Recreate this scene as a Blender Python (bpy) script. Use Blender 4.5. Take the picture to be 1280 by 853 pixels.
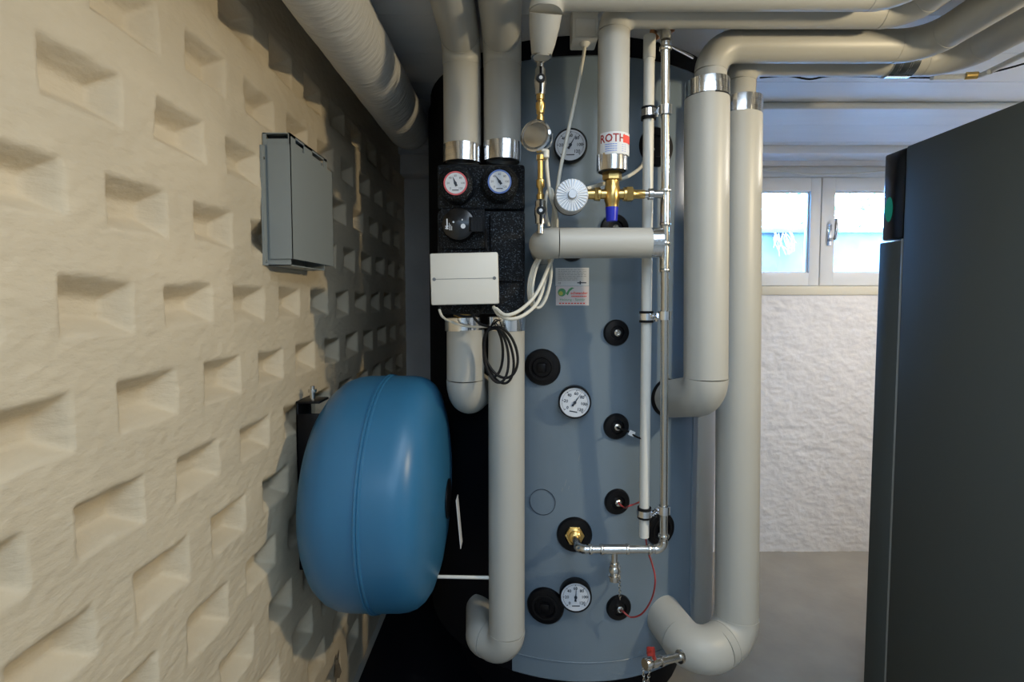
import bpy, bmesh, math, random
import numpy as np
from mathutils import Vector, Matrix
random.seed(7)
PI = math.pi
scn = bpy.context.scene
for o in list(bpy.data.objects): bpy.data.objects.remove(o)
C = scn.collection

# ---------------------------------------------------------------- camera
F, CX, VX, VY = 640.0, 640.0, 645.0, 375.0      # focal length in pixels, vanishing point of +Y
PITCH = math.radians(3.0)
CY = VY + F*math.tan(PITCH)
cp, sp = math.cos(PITCH), math.sin(PITCH)
WALL_Y = 2.45
def ray(u, v):
    xc = (u-VX)/F*1.0; yc = -(v-CY)/F
    return Vector((xc, cp+yc*sp, -sp+yc*cp))
_d = ray(1000, 690)
CAMZ = -_d.z/_d.y*WALL_Y
def P(u, v, Y):
    d = ray(u, v); t = Y/d.y
    return Vector((d.x*t, Y, CAMZ+d.z*t))
def PX(u, v, X):
    d = ray(u, v); t = X/d.x
    return Vector((X, d.y*t, CAMZ+d.z*t))
def px2m(n, Y): return n*Y/F

cam_d = bpy.data.cameras.new('camera'); cam = bpy.data.objects.new('camera', cam_d); C.objects.link(cam)
cam_d.sensor_width = 36; cam_d.lens = 36*F/1280
cam_d.shift_x = -(VX-640)/1280.0; cam_d.shift_y = (CY-426.5)/1280.0
cam_d.clip_start = .02
cam.location = (0, 0, CAMZ); cam.rotation_euler = (PI/2-PITCH, 0, 0)
scn.camera = cam
CEIL = CAMZ + .69
LX = -.528                                       # plane of the left wall

# ---------------------------------------------------------------- light
w = bpy.data.worlds.new('World'); scn.world = w; w.use_nodes = True
bg = w.node_tree.nodes['Background']; bg.inputs[0].default_value = (.15, .45, 1, 1); bg.inputs[1].default_value = 170.0
def lamp(name, kind, loc, energy, col, size, rot=(0,0,0), sy=None):
    l = bpy.data.lights.new(name, kind); l.energy = energy; l.color = col
    if kind == 'AREA':
        l.size = size
        if sy: l.shape = 'RECTANGLE'; l.size_y = sy
    else: l.shadow_soft_size = size
    o = bpy.data.objects.new(name, l); C.objects.link(o); o.location = loc; o.rotation_euler = rot; return o
sl = lamp('ceiling_lamp_light', 'SPOT', (1.33, .44, CAMZ+.44), 54, (1, .82, .53), .035, (Vector((-.5,1.15,-.25))-Vector((1.33,.44,.44))).to_track_quat('-Z','Y').to_euler())
sl.data.spot_size = math.radians(165); sl.data.spot_blend = 1.0
lamp('rear_ceiling_light', 'AREA', (.1, -1.3, CEIL-.03), 36, (.52, .73, 1), 1.3, (0,0,0), .7)  # unseen fill behind the camera, added to lift the shadows
lamp('front_ceiling_light', 'AREA', (.38, .22, CEIL-.02), 12, (.72, .85, 1), .55, (0,0,0), 1.1)  # unseen overhead fill, added to brighten niches and shaded wall
lamp('side_ceiling_light', 'AREA', (1.75, 1.47, CEIL-.08), 24, (1, .92, .82), .22, (0,0,0), .12)
po = lamp('window_portal', 'AREA', (1.55, 2.62, CAMZ+.3), 1, (1,1,1), 1.4, (-PI/2,0,0), .62)
po.data.cycles.is_portal = True
scn.view_settings.view_transform = 'Standard'; scn.view_settings.look = 'None'
scn.view_settings.exposure = -0.15; scn.view_settings.gamma = 1; scn.view_settings.use_curve_mapping = False

# ---------------------------------------------------------------- materials
def mat(name, col, rough=.5, metal=0, bump=0, bscale=40, var=0, vscale=6, emit=None, es=1, coat=0, stretch=None, spec=None, detail=6, col2=None, ramp=(.3,.7)):
    m = bpy.data.materials.new(name); m.use_nodes = True
    nt = m.node_tree; b = nt.nodes['Principled BSDF']
    b.inputs['Base Color'].default_value = (*col, 1); b.inputs['Roughness'].default_value = rough; b.inputs['Metallic'].default_value = metal
    if coat: b.inputs['Coat Weight'].default_value = coat; b.inputs['Coat Roughness'].default_value = .15
    if spec is not None: b.inputs['Specular IOR Level'].default_value = spec
    if emit: b.inputs['Emission Color'].default_value = (*emit, 1); b.inputs['Emission Strength'].default_value = es
    if bump or var:
        tc = nt.nodes.new('ShaderNodeTexCoord'); mp = nt.nodes.new('ShaderNodeMapping')
        nt.links.new(tc.outputs['Object'], mp.inputs[0])
        if stretch: mp.inputs['Scale'].default_value = stretch
    if bump:
        n = nt.nodes.new('ShaderNodeTexNoise'); n.inputs['Scale'].default_value = bscale; n.inputs['Detail'].default_value = detail
        bp = nt.nodes.new('ShaderNodeBump'); bp.inputs['Strength'].default_value = bump; bp.inputs['Distance'].default_value = .004
        nt.links.new(mp.outputs[0], n.inputs['Vector']); nt.links.new(n.outputs[0], bp.inputs['Height']); nt.links.new(bp.outputs[0], b.inputs['Normal'])
    if var:
        n = nt.nodes.new('ShaderNodeTexNoise'); n.inputs['Scale'].default_value = vscale; n.inputs['Detail'].default_value = 5
        r = nt.nodes.new('ShaderNodeValToRGB'); r.color_ramp.elements[0].position = ramp[0]; r.color_ramp.elements[1].position = ramp[1]
        c2 = col2 or tuple(c*(1-var) for c in col)
        r.color_ramp.elements[0].color = (*c2, 1); r.color_ramp.elements[1].color = (*col, 1)
        nt.links.new(mp.outputs[0], n.inputs['Vector']); nt.links.new(n.outputs[0], r.inputs[0]); nt.links.new(r.outputs[0], b.inputs['Base Color'])
    return m
M = {}
M['cream_wall'] = mat('painted_block', (.60,.51,.365), .75, bump=.55, bscale=45, var=.1, vscale=5, stretch=(1,1,2.2), detail=8)
M['back_wall'] = mat('white_plaster', (.76,.73,.70), .85, bump=.7, bscale=60, var=.08, vscale=9, detail=8)
M['room_wall'] = mat('room_paint', (.66,.64,.6), .85, bump=.2, bscale=50)
M['ceiling'] = mat('ceiling_paint', (.72,.72,.72), .45, bump=.15, bscale=9, var=.05, vscale=4, stretch=(1,4,1))
M['floor'] = mat('floor_paint', (.34,.315,.27), .55, bump=.12, bscale=60, var=.18, vscale=7)
M['jacket'] = mat('tank_grey_foil', (.155,.205,.255), .28, bump=.06, bscale=240, var=.06, vscale=3)
M['jacket_dark'] = mat('tank_black_foil', (.003,.0035,.006), .6, spec=.15, bump=.06, bscale=200)  # near-black; on the jacket side and the gap above it paints deep shade
M['pvc'] = mat('pipe_jacket_pvc', (.44,.435,.40), .42, var=.05, vscale=3)
M['plastercloth'] = mat('pipe_plaster_wrap', (.56,.55,.52), .6, bump=.9, bscale=16, stretch=(1.5,6,1.5), detail=4)
M['alu'] = mat('aluminium_band', (.85,.86,.88), .16, 1)
M['chrome'] = mat('bright_steel', (.62,.61,.58), .24, 1)
M['chrome_blue'] = mat('polished_chrome', (.8,.82,.86), .1, 1)
M['brass'] = mat('brass', (.66,.45,.16), .28, 1)
M['copper'] = mat('copper', (.5,.24,.12), .35, 1)
M['black'] = mat('black_plastic', (.003,.003,.004), .4, spec=.25)
M['rubber'] = mat('black_rubber', (.004,.004,.005), .6, spec=.3)
M['epp'] = mat('black_foam', (.003,.004,.006), .6, bump=.6, bscale=260, var=.8, vscale=330, col2=(.10,.13,.16), spec=.25, ramp=(.34,.42))
M['white_plastic'] = mat('white_plastic', (.66,.65,.60), .4)
M['white_cable'] = mat('white_cable', (.62,.60,.52), .45)
M['dial'] = mat('dial_white', (.62,.66,.72), .35)
M['ink'] = mat('ink_dark', (.02,.03,.05), .6)
M['grey_ink'] = mat('ink_grey', (.16,.18,.2), .6)
M['red'] = mat('red_print', (.75,.05,.03), .5)
M['darkred'] = mat('dark_red_print', (.30,.02,.02), .5)
M['green'] = mat('green_print', (.08,.30,.12), .5)
M['redwire'] = mat('red_wire', (.32,.035,.035), .4)
M['pinkring'] = mat('red_bezel', (.62,.12,.14), .4)
M['bluering'] = mat('blue_bezel', (.12,.22,.6), .4)
M['bluecap'] = mat('blue_cap', (.01,.02,.42), .35)
M['vessel'] = mat('blue_enamel', (.03,.15,.29), .36, var=.12, vscale=3, bump=.03, bscale=60)
M['boxgrey'] = mat('box_grey_metal', (.25,.275,.27), .45)
M['cabinet'] = mat('cabinet_dark', (.078,.086,.080), .8, bump=.12, bscale=400, spec=.2)
M['cabinet_edge'] = mat('cabinet_edge', (.28,.28,.26), .4)
M['glossblack'] = mat('black_gloss', (.004,.004,.005), .22)
M['led'] = mat('green_display', (.0,.1,.06), .4, emit=(.0,.30,.20), es=.3)  # glowing green stands in for a reflection in the gloss
M['frame'] = mat('window_white', (.70,.70,.68), .45)
M['sill'] = mat('sill_cream', (.66,.60,.46), .6)
M['paper'] = mat('sticker_paper', (.62,.63,.64), .5)
M['paper_pink'] = mat('sticker_paper_pink', (.66,.60,.60), .5)
M['valve_red'] = mat('red_handle', (.35,.03,.02), .4)
M['knob'] = mat('brushed_white', (.50,.53,.57), .4, .3); M['knob_rib'] = mat('knob_rib', (.85,.86,.88), .4)
M['concrete'] = mat('outdoor_concrete', (.07,.06,.055), .9, var=.35, vscale=7, bump=.3, bscale=30)
M['leaf'] = mat('leaf_green', (.10,.22,.05), .5)
M['bark'] = mat('bark', (.12,.08,.06), .8)
M['soil'] = mat('gravel', (.1,.1,.1), .9, bump=.5, bscale=40)
M['dryplant'] = mat('dry_stems', (.16,.05,.04), .7)
M['hole'] = mat('broken_plaster', (.16,.13,.09), .9, bump=1, bscale=120)
g = bpy.data.materials.new('window_glass'); g.use_nodes = True; nt = g.node_tree
for n in list(nt.nodes): nt.nodes.remove(n)
o_ = nt.nodes.new('ShaderNodeOutputMaterial'); mx = nt.nodes.new('ShaderNodeMixShader'); tr = nt.nodes.new('ShaderNodeBsdfTransparent'); gl = nt.nodes.new('ShaderNodeBsdfGlossy'); fr = nt.nodes.new('ShaderNodeFresnel')
gl.inputs['Roughness'].default_value = .02; tr.inputs[0].default_value = (.95,.97,1,1)
nt.links.new(fr.outputs[0], mx.inputs[0]); nt.links.new(tr.outputs[0], mx.inputs[1]); nt.links.new(gl.outputs[0], mx.inputs[2]); nt.links.new(mx.outputs[0], o_.inputs[0])
M['glass'] = g

# ---------------------------------------------------------------- helpers
def tag(o, label=None, cat=None, group=None, kind=None):
    if label: o['label'] = label
    if cat: o['category'] = cat
    if group: o['group'] = group
    if kind: o['kind'] = kind
    return o
def thing(name, label, cat, loc=(0,0,0), group=None, mtx=None):
    o = bpy.data.objects.new(name, None); o.empty_display_size = .05; C.objects.link(o)
    o.matrix_world = mtx if mtx is not None else Matrix.Translation(Vector(loc))
    return tag(o, label, cat, group)
def mesh_obj(name, bm, m, parent=None, smooth=True, local=False, ang=40):
    """links a bmesh as one object; geometry is in world coordinates unless local"""
    me = bpy.data.meshes.new(name)
    bmesh.ops.recalc_face_normals(bm, faces=bm.faces)
    for f in bm.faces: f.smooth = smooth
    if smooth:
        lim = math.radians(ang)
        for e in bm.edges:
            if len(e.link_faces) == 2 and e.calc_face_angle(0) > lim: e.smooth = False
    bm.to_mesh(me); bm.free()
    me.materials.append(M[m] if isinstance(m, str) else m)
    o = bpy.data.objects.new(name, me); C.objects.link(o)
    if parent is not None:
        if not local:
            mw = Matrix.Identity(4); p = parent
            while p is not None:
                mw = p.matrix_basis @ mw; p = p.parent
            me.transform(mw.inverted())
        o.parent = parent
    elif not local:
        vs = [v.co for v in me.vertices]
        if vs:
            c = Vector(((min(v.x for v in vs)+max(v.x for v in vs))/2, (min(v.y for v in vs)+max(v.y for v in vs))/2, min(v.z for v in vs)))
            me.transform(Matrix.Translation(-c)); o.location = c
    return o
def add_box(bm, lo, hi, bev=0, mtx=None, seg=2):
    lo, hi = Vector(lo), Vector(hi)
    r = bmesh.ops.create_cube(bm, size=1); vs = r['verts']
    for v in vs: v.co = Vector(((lo[i]+hi[i])/2 + v.co[i]*(hi[i]-lo[i]) for i in range(3)))
    if bev:
        es = list({e for v in vs for e in v.link_edges})
        rr = bmesh.ops.bevel(bm, geom=es, offset=bev, segments=seg, affect='EDGES', profile=.5)
        vs = list({v for f in rr['faces'] for v in f.verts} | {v for v in vs if v.is_valid})
    if mtx is not None: bmesh.ops.transform(bm, matrix=mtx, verts=vs)
def box(lo, hi, bev=0, mtx=None):
    bm = bmesh.new(); add_box(bm, lo, hi, bev, mtx); return bm
def frame_of(axis):
    a = Vector(axis).normalized()
    h = Vector((0,0,1)) if abs(a.z) < .9 else Vector((0,1,0))
    x = h.cross(a).normalized(); y = a.cross(x)
    return x, y, a
def add_lathe(bm, prof, org, axis, n=32, a0=0, a1=2*PI):
    """prof = [(radius, distance along the axis)]"""
    org = Vector(org); x, y, a = frame_of(axis); full = abs(a1-a0-2*PI) < 1e-6
    cnt = n if full else n+1; rings = []
    for r, t in prof:
        if r < 1e-6: rings.append([bm.verts.new(org+a*t)]); continue
        rings.append([bm.verts.new(org+a*t+(x*math.cos(a0+(a1-a0)*k/n)+y*math.sin(a0+(a1-a0)*k/n))*r) for k in range(cnt)])
    for A, B in zip(rings, rings[1:]):
        for k in range(n):
            k2 = (k+1) % cnt
            if len(A) == 1 and len(B) == 1: continue
            if len(A) == 1: bm.faces.new((A[0], B[k], B[k2]))
            elif len(B) == 1: bm.faces.new((A[k], A[k2], B[0]))
            else: bm.faces.new((A[k], A[k2], B[k2], B[k]))
def lathe(prof, org, axis, n=32):
    bm = bmesh.new(); add_lathe(bm, prof, org, axis, n); return bm
def disc_prof(r, t0, t1, bev=0):
    if bev: return [(0,t0),(r,t0),(r,t1-bev),(r-bev,t1),(0,t1)]
    return [(0,t0),(r,t0),(r,t1),(0,t1)]
def add_tube(bm, pts, rad, n=16, cap=True):
    pts = [Vector(p) for p in pts]; m = len(pts)
    rs = rad if isinstance(rad, (list, tuple)) else [rad]*m
    tang = []
    for i in range(m):
        t = (pts[min(i+1,m-1)]-pts[max(i-1,0)]); tang.append(t.normalized())
    x, y, _ = frame_of(tang[0]); rings = []
    for i in range(m):
        t = tang[i]; x = (x-t*x.dot(t)).normalized(); y = t.cross(x)
        # a mitre keeps the section round on sharp corners
        rings.append([bm.verts.new(pts[i]+(x*math.cos(2*PI*k/n)+y*math.sin(2*PI*k/n))*rs[i]) for k in range(n)])
    for A, B in zip(rings, rings[1:]):
        for k in range(n): bm.faces.new((A[k], A[(k+1)%n], B[(k+1)%n], B[k]))
    if cap: bm.faces.new(rings[0]); bm.faces.new(rings[-1])
def tube(pts, rad, n=16, cap=True):
    bm = bmesh.new(); add_tube(bm, pts, rad, n, cap); return bm
def smooth_path(pts, k=8):
    pts = [Vector(p) for p in pts]; q = [pts[0]*2-pts[1]]+pts+[pts[-1]*2-pts[-2]]; out = []
    for i in range(1, len(q)-2):
        a, b, c, d = q[i-1:i+3]
        for j in range(k):
            t = j/k
            out.append(.5*((2*b)+(c-a)*t+(2*a-5*b+4*c-d)*t*t+(3*b-a-3*c+d)*t**3))
    out.append(pts[-1]); return out
def segments(pts, rads):
    """straight runs and bends of a pipe route"""
    pts = [Vector(p) for p in pts]; segs = []; cur = pts[0]
    for i in range(1, len(pts)-1):
        a, b, c = pts[i-1], pts[i], pts[i+1]; u = (b-a).normalized(); w_ = (c-b).normalized()
        ang = u.angle(w_); R = rads[i-1]; d = R*math.tan(ang/2)
        s = b-u*d; e = b+w_*d; n_ = (w_-u*w_.dot(u)).normalized(); ctr = s+n_*R
        segs.append(('jacket', [cur, s]))
        arc = [ctr - n_*R*math.cos(ang*k/12) + u*R*math.sin(ang*k/12) for k in range(13)]
        segs.append(('elbow', arc)); cur = e
    segs.append(('jacket', [cur, pts[-1]])); return segs
def pipe(name, label, pts, bends, r, m='pvc', group=None, n=36, dome_end=False, cat='pipe', first_dome=False, elbow_scale=1.02):
    t = thing(name, label, cat, pts[0], group)
    for kind, pp in segments(pts, bends):
        if (pp[0]-pp[-1]).length < 1e-4: continue
        if kind == 'elbow': mesh_obj('elbow', tube(pp, r*elbow_scale, n), m, t)
        else: mesh_obj('pipe_section', tube(pp, r, n), m, t)
    return t
def collar(parent, a, b, r, m='alu'):
    a, b = Vector(a), Vector(b); L = (b-a).length; pr = [(r*.9,0)]
    pr += [(r,0)]
    for f in (.22,.30,.62,.70): pr += [(r,L*f),(r*.985,L*f),(r*.985,L*f+.0008),(r,L*f+.0008)]
    pr += [(r,L),(r*.9,L)]
    return mesh_obj('metal_collar', lathe(pr, a, b-a, 36), m, parent, ang=60)
def text_bm(s, size, align='CENTER', ext=0.0, bold=False):
    cu = bpy.data.curves.new('t', 'FONT'); cu.body = s; cu.size = size; cu.align_x = align; cu.align_y = 'CENTER'; cu.extrude = ext; cu.resolution_u = 2
    if bold: cu.offset = size*.02
    ob = bpy.data.objects.new('t', cu); me = ob.to_mesh(); bm = bmesh.new(); bm.from_mesh(me)
    ob.to_mesh_clear(); bpy.data.objects.remove(ob); bpy.data.curves.remove(cu); return bm
def merge(dst, src, mtx=None):
    if mtx is not None: bmesh.ops.transform(src, matrix=mtx, verts=src.verts)
    me = bpy.data.meshes.new('x'); src.to_mesh(me); src.free(); dst.from_mesh(me); bpy.data.meshes.remove(me)
def copy_tree(o, parent=None):
    c = o.copy(); C.objects.link(c)
    if parent is not None: c.parent = parent
    for ch in [x for x in bpy.data.objects if x.parent == o]: copy_tree(ch, c)
    return c
def struct(o): o['kind'] = 'structure'; return o
rng = np.random.RandomState(3)
def vnoise(x, y, seed=0):
    r = np.random.RandomState(seed); g_ = r.rand(256, 256)
    xi = np.floor(x).astype(int); yi = np.floor(y).astype(int); fx = x-xi; fy = y-yi
    fx = fx*fx*(3-2*fx); fy = fy*fy*(3-2*fy); a = g_[xi%256, yi%256]; b = g_[(xi+1)%256, yi%256]; c = g_[xi%256, (yi+1)%256]; d = g_[(xi+1)%256, (yi+1)%256]
    return (a*(1-fx)+b*fx)*(1-fy)+(c*(1-fx)+d*fx)*fy-.5
def grid_mesh(name, A, B, pos, m, extra=None):
    """mesh from two coordinate axes; pos(a,b) gives the vertices; extra boxes give the wall its thickness"""
    ga, gb = np.meshgrid(A, B, indexing='ij'); co = pos(ga, gb).reshape(-1, 3)
    na, nb = len(A), len(B); idx = np.arange(na*nb).reshape(na, nb)
    q = np.stack([idx[:-1,:-1], idx[1:,:-1], idx[1:,1:], idx[:-1,1:]], -1).reshape(-1, 4)
    verts = co; faces = q
    if extra is not None:
        for lo, hi in extra:
            b0 = len(verts); lo = np.array(lo); hi = np.array(hi)
            bv = np.array([[ (lo,hi)[i][0], (lo,hi)[j][1], (lo,hi)[k][2]] for i in (0,1) for j in (0,1) for k in (0,1)])
            bf = np.array([[0,1,3,2],[4,6,7,5],[0,4,5,1],[2,3,7,6],[0,2,6,4],[1,5,7,3]])+b0
            verts = np.vstack([verts, bv]); faces = np.vstack([faces, bf])
    me = bpy.data.meshes.new(name); me.vertices.add(len(verts)); me.vertices.foreach_set('co', verts.astype(np.float32).ravel())
    me.loops.add(len(faces)*4); me.loops.foreach_set('vertex_index', faces.astype(np.int32).ravel())
    me.polygons.add(len(faces)); me.polygons.foreach_set('loop_start', np.arange(0, len(faces)*4, 4, dtype=np.int32))
    me.polygons.foreach_set('use_smooth', np.ones(len(faces), dtype=bool)); me.update(calc_edges=True); me.validate()
    me.materials.append(M[m]); o = bpy.data.objects.new(name, me); C.objects.link(o); return o

# ================================================================ THE ROOM
RX, RY0 = 2.3, -2.6
# left wall: hollow concrete blocks, each with a tapered recess
NW, NH, DEEP = .116, .071, .033
PY_, PZ_ = .182, .1355
Y0, Z0 = .593, CAMZ+.027                   # upper near corner of one niche of the level row
niches = []
for row in range(-9, 6):
    ztop = Z0 + row*PZ_
    for col in range(-5, 11):
        yl = Y0 + col*PY_ + (row % 2)*.079 - row*.005
        niches.append((yl, ztop, row, col))
YA = np.concatenate([np.arange(RY0, 0, .05), np.arange(0, 1.7, .0042), np.arange(1.7, WALL_Y+.004, .006)])
ZA = np.concatenate([np.arange(0, .3, .01), np.arange(.3, CEIL, .0042), [CEIL]])
def wall_pos(a, b):
    wob = vnoise(a*9, b*9, 1)*.009+vnoise(a*25, b*25, 2)*.004
    wob2 = vnoise(a*8+40, b*8, 3)*.009+vnoise(a*27, b*27+9, 4)*.004
    aa = a+wob; bb = b+wob2; h = np.zeros_like(a); r = np.random.RandomState(5)
    for yl, zt, row, col in niches:
        dw, dh, dd, s = r.uniform(-.005,.005), r.uniform(-.004,.004), r.uniform(-.003,.003), r.uniform(.85,1.15)
        if yl < .02 or yl+NW > WALL_Y or zt > CEIL-.02 or zt-NH < .01: continue
        d_y = np.minimum(aa-yl, yl+NW+dw-aa); d_z1 = zt-bb; d_z2 = bb-(zt-NH+dh)
        t = np.minimum(np.minimum(d_y/(.024*s), d_z1/(.025*s)), d_z2/(.022*s)); t = np.clip(t, 0, 1)
        t = t*.85+.15*t*t*(3-2*t)
        h = np.maximum(h, t*(DEEP+dd))
    near = np.clip(a*10, 0, 1)
    rough = (vnoise(a*60, b*110, 6)*.0016+vnoise(a*14, b*22, 8)*.003+vnoise(a*130, b*200, 7)*.0007)*near
    # soft seam between the courses
    seam = 0
    return np.stack([LX-h+rough, a, b], -1)
wl = grid_mesh('wall_left', YA, ZA, wall_pos, 'cream_wall', [((LX-.2, RY0, 0), (LX-.06, WALL_Y+.2, CEIL))])
struct(wl)
# floor, ceiling
fl = struct(mesh_obj('floor', box((LX-.2, RY0-.1, -.1), (RX+.1, WALL_Y+.1, 0)), 'floor', smooth=False))
cbm = bmesh.new()
ys = [RY0-.1, .3, .62, .94, 1.12, 1.28, 1.47, 1.66, 1.86, 2.06, 2.28, WALL_Y+.15]
for i, (a, b) in enumerate(zip(ys, ys[1:])):
    add_box(cbm, (LX-.2, a+.0012, CEIL), (RX+.1, b-.0012, CEIL+.06))
add_box(cbm, (LX-.2, RY0-.1, CEIL+.004), (RX+.1, WALL_Y+.15, CEIL+.1))
struct(mesh_obj('ceiling', cbm, 'ceiling', smooth=False))
# beam above the window
struct(mesh_obj('trim_1', box((LX, 2.33, P(1000,192,2.33).z), (RX, WALL_Y+.001, CEIL+.002), .004), 'ceiling'))
# back wall with window opening
WX0, WX1 = P(905,300,WALL_Y).x, P(1180,300,WALL_Y).x
WZ0, WZ1 = P(1000,368,WALL_Y).z, P(1000,207,WALL_Y).z
BY1 = WALL_Y+.26
XA = np.arange(LX-.03, RX+.001, .007); ZB = np.append(np.arange(0, WZ0-.003, .006), WZ0)
def plaster(a, b):
    d = vnoise(a*22+b*6, b*30, 11)*.004+vnoise(a*50, b*85, 12)*.0035+vnoise(a*120, b*150, 13)*.0016+vnoise(a*5,b*5,14)*.005
    fade = np.clip((WZ0-b)/.03, 0, 1)
    return np.stack([a, WALL_Y-d*fade, b], -1)
wb = grid_mesh('wall_back', XA, ZB, plaster, 'back_wall', [((LX-.1, WALL_Y+.02, 0), (RX, BY1, WZ0)), ((LX-.1, WALL_Y, WZ0), (WX0, BY1, CEIL+.05)), ((WX1, WALL_Y, WZ0), (RX, BY1, CEIL+.05)), ((WX0, WALL_Y, WZ1), (WX1, BY1, CEIL+.05))])
for f in wb.data.polygons[-24:]: f.use_smooth = False
struct(wb)
struct(mesh_obj('wall_right', box((RX, RY0, 0), (RX+.1, WALL_Y+.2, CEIL)), 'room_wall', smooth=False))
struct(mesh_obj('wall_front', box((LX-.2, RY0-.1, 0), (RX+.1, RY0, CEIL)), 'room_wall', smooth=False))
# small boxed ledge in the far left corner
struct(mesh_obj('trim_2', box((LX+.002, WALL_Y-.10, P(520,218,WALL_Y-.1).z), (P(560,218,WALL_Y-.1).x, WALL_Y+.001, CEIL), .006), 'back_wall'))
# broken plaster patch low on the left wall
hb = bmesh.new(); c = PX(420, 838, LX); ring = []
for k in range(14):
    a = 2*PI*k/14; r = .027*(1+.6*random.uniform(-1,1))
    ring.append(hb.verts.new((LX+.0032, c.y+math.cos(a)*r*1.1, c.z+math.sin(a)*r*2.0)))
cc = hb.verts.new((LX-.006, c.y, c.z))
for k in range(14): hb.faces.new((ring[k], ring[(k+1)%14], cc))
struct(mesh_obj('trim_3', hb, 'hole', wl, smooth=False)); bpy.data.objects['trim_3'].name = 'plaster_damage'

# window -----------------------------------------------------------
FY = WALL_Y+.014
win = thing('window_1', None, None, ((WX0+WX1)/2, FY, WZ0)); win['kind'] = 'structure'
def rect_frame(x0, x1, z0, z1, wd, y0, y1, bev=.004):
    bm = bmesh.new()
    add_box(bm, (x0,y0,z0), (x0+wd,y1,z1), bev); add_box(bm, (x1-wd,y0,z0), (x1,y1,z1), bev)
    add_box(bm, (x0+wd-.002,y0,z0), (x1-wd+.002,y1,z0+wd), bev); add_box(bm, (x0+wd-.002,y0,z1-wd), (x1-wd+.002,y1,z1), bev); return bm
def pw(u, v): return P(u, v, FY)
sx_mid = pw(1025.5, 300).x
zt_, zb_ = pw(1000, 222).z, pw(1000, 357).z
mesh_obj('window_frame', rect_frame(WX0-.001, WX1+.001, WZ0, WZ1, .05, FY+.008, FY+.075), 'frame', win)
pz1, pz0 = pw(1000, 239).z, pw(1000, 341).z
def sash(x0, x1, px0, px1):
    bm = bmesh.new(); y0, y1 = FY, FY+.05
    add_box(bm, (x0,y0,zb_), (px0,y1,zt_), .003); add_box(bm, (px1,y0,zb_), (x1,y1,zt_), .003)
    add_box(bm, (px0-.001,y0+.0004,zb_), (px1+.001,y1,pz0), .002); add_box(bm, (px0-.001,y0+.0004,pz1), (px1+.001,y1,zt_), .002)
    s = mesh_obj('sash', bm, 'frame', win)
    bd = rect_frame(px0-.001, px1+.001, pz0-.001, pz1+.001, .007, y0+.012, y0+.03, .002)
    mesh_obj('glazing_bead', bd, 'frame', s)
    mesh_obj('pane', box((px0, y0+.02, pz0), (px1, y0+.024, pz1)), 'glass', s, smooth=False)
    return s
sash(WX0+.018, sx_mid-.002, WX0+.065, pw(1012,300).x)
s2 = sash(sx_mid+.002, WX1-.018, pw(1043,300).x, WX1-.065)
hx, hz = pw(1037, 290).x, pw(1037, 300).z
mesh_obj('handle_plate', box((hx-.013, FY-.006, hz-.028), (hx+.009, FY+.001, hz+.075), .003), 'chrome_blue', s2)
mesh_obj('handle_lever', tube(smooth_path([(hx,FY-.004,hz),(hx,FY-.035,hz),(hx+.004,FY-.042,hz+.02),(hx+.006,FY-.042,hz+.095)],5), .008, 12), 'chrome_blue', s2)
mesh_obj('window_sill', box((WX0, WALL_Y-.006, WZ0-.004), (WX1, FY+.07, pw(1000,358).z), .003), 'sill', win)

# outside ----------------------------------------------------------
gz = CAMZ-.1
struct(mesh_obj('ground_outside', box((-1, BY1, gz-.6), (5.5, 8, gz-.5)), 'soil', smooth=False))
struct(mesh_obj('light_well_wall', box((-.5, 3.7, gz-.5), (5.0, 3.85, P(1000,291,3.7).z)), 'concrete', smooth=False))
struct(mesh_obj('light_well_coping', box((-.5, 3.66, P(1000,291,3.66).z), (5.0, 3.9, P(1000,285,3.66).z), .005), 'concrete'))
def leafy(name, label, cx, cy, z0, h, wd, nleaf, nst):
    t = thing(name, label, 'shrub', (cx, cy, z0)); lb = bmesh.new(); sb = bmesh.new(); r = random.Random(int(cx*100))
    for k in range(nst):
        tip = Vector((cx+r.uniform(-wd,wd), cy+r.uniform(-.2,.2), z0+h*r.uniform(.6,1)))
        add_tube(sb, smooth_path([(cx+r.uniform(-.1,.1), cy, z0), (cx+(tip.x-cx)*.4, cy, z0+h*.4), tip], 3), .006, 5)
    for k in range(nleaf):
        p = Vector((cx+r.gauss(0,wd*.5), cy+r.gauss(0,.15), z0+h*r.uniform(.25,1.05))); L = r.uniform(.03,.06)
        m_ = Matrix.Translation(p) @ Matrix.Rotation(r.uniform(0,6.3),4,'Z') @ Matrix.Rotation(r.uniform(-1.2,1.2),4,'X')
        vs = [lb.verts.new(m_ @ Vector(q)) for q in ((0,0,0),(L*.35,L*.4,.004),(0,L,.0),(-L*.35,L*.4,.004))]
        lb.faces.new(vs)
    f_ = mesh_obj('foliage', lb, 'leaf', t, smooth=False); f_['kind'] = 'stuff'
    s_ = mesh_obj('stems', sb, 'bark', t); return t
q = P(995, 290, 4.2); leafy('shrub', 'light green shrub behind the low wall, seen in the left window pane', q.x+.1, 4.2, gz-.5, 1.5, .22, 130, 6)
q = P(1080, 290, 4.4); leafy('shrub', 'bushy green shrub behind the low wall, seen in the right window pane', q.x, 4.4, gz-.5, 1.9, .6, 520, 12)
dp = bmesh.new()
for k in range(22):
    a = P(random.uniform(965,995), random.uniform(288,296), 3.67); add_tube(dp, smooth_path([a, a+Vector((random.uniform(-.03,.03),-.03,-.05)), a+Vector((random.uniform(-.05,.05),-.03,-random.uniform(.08,.16)))],3), .0035, 4)
tag(mesh_obj('hanging_plant', dp, 'dryplant'), 'dry reddish plant hanging over the outdoor wall beyond the window', 'plant')

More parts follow.
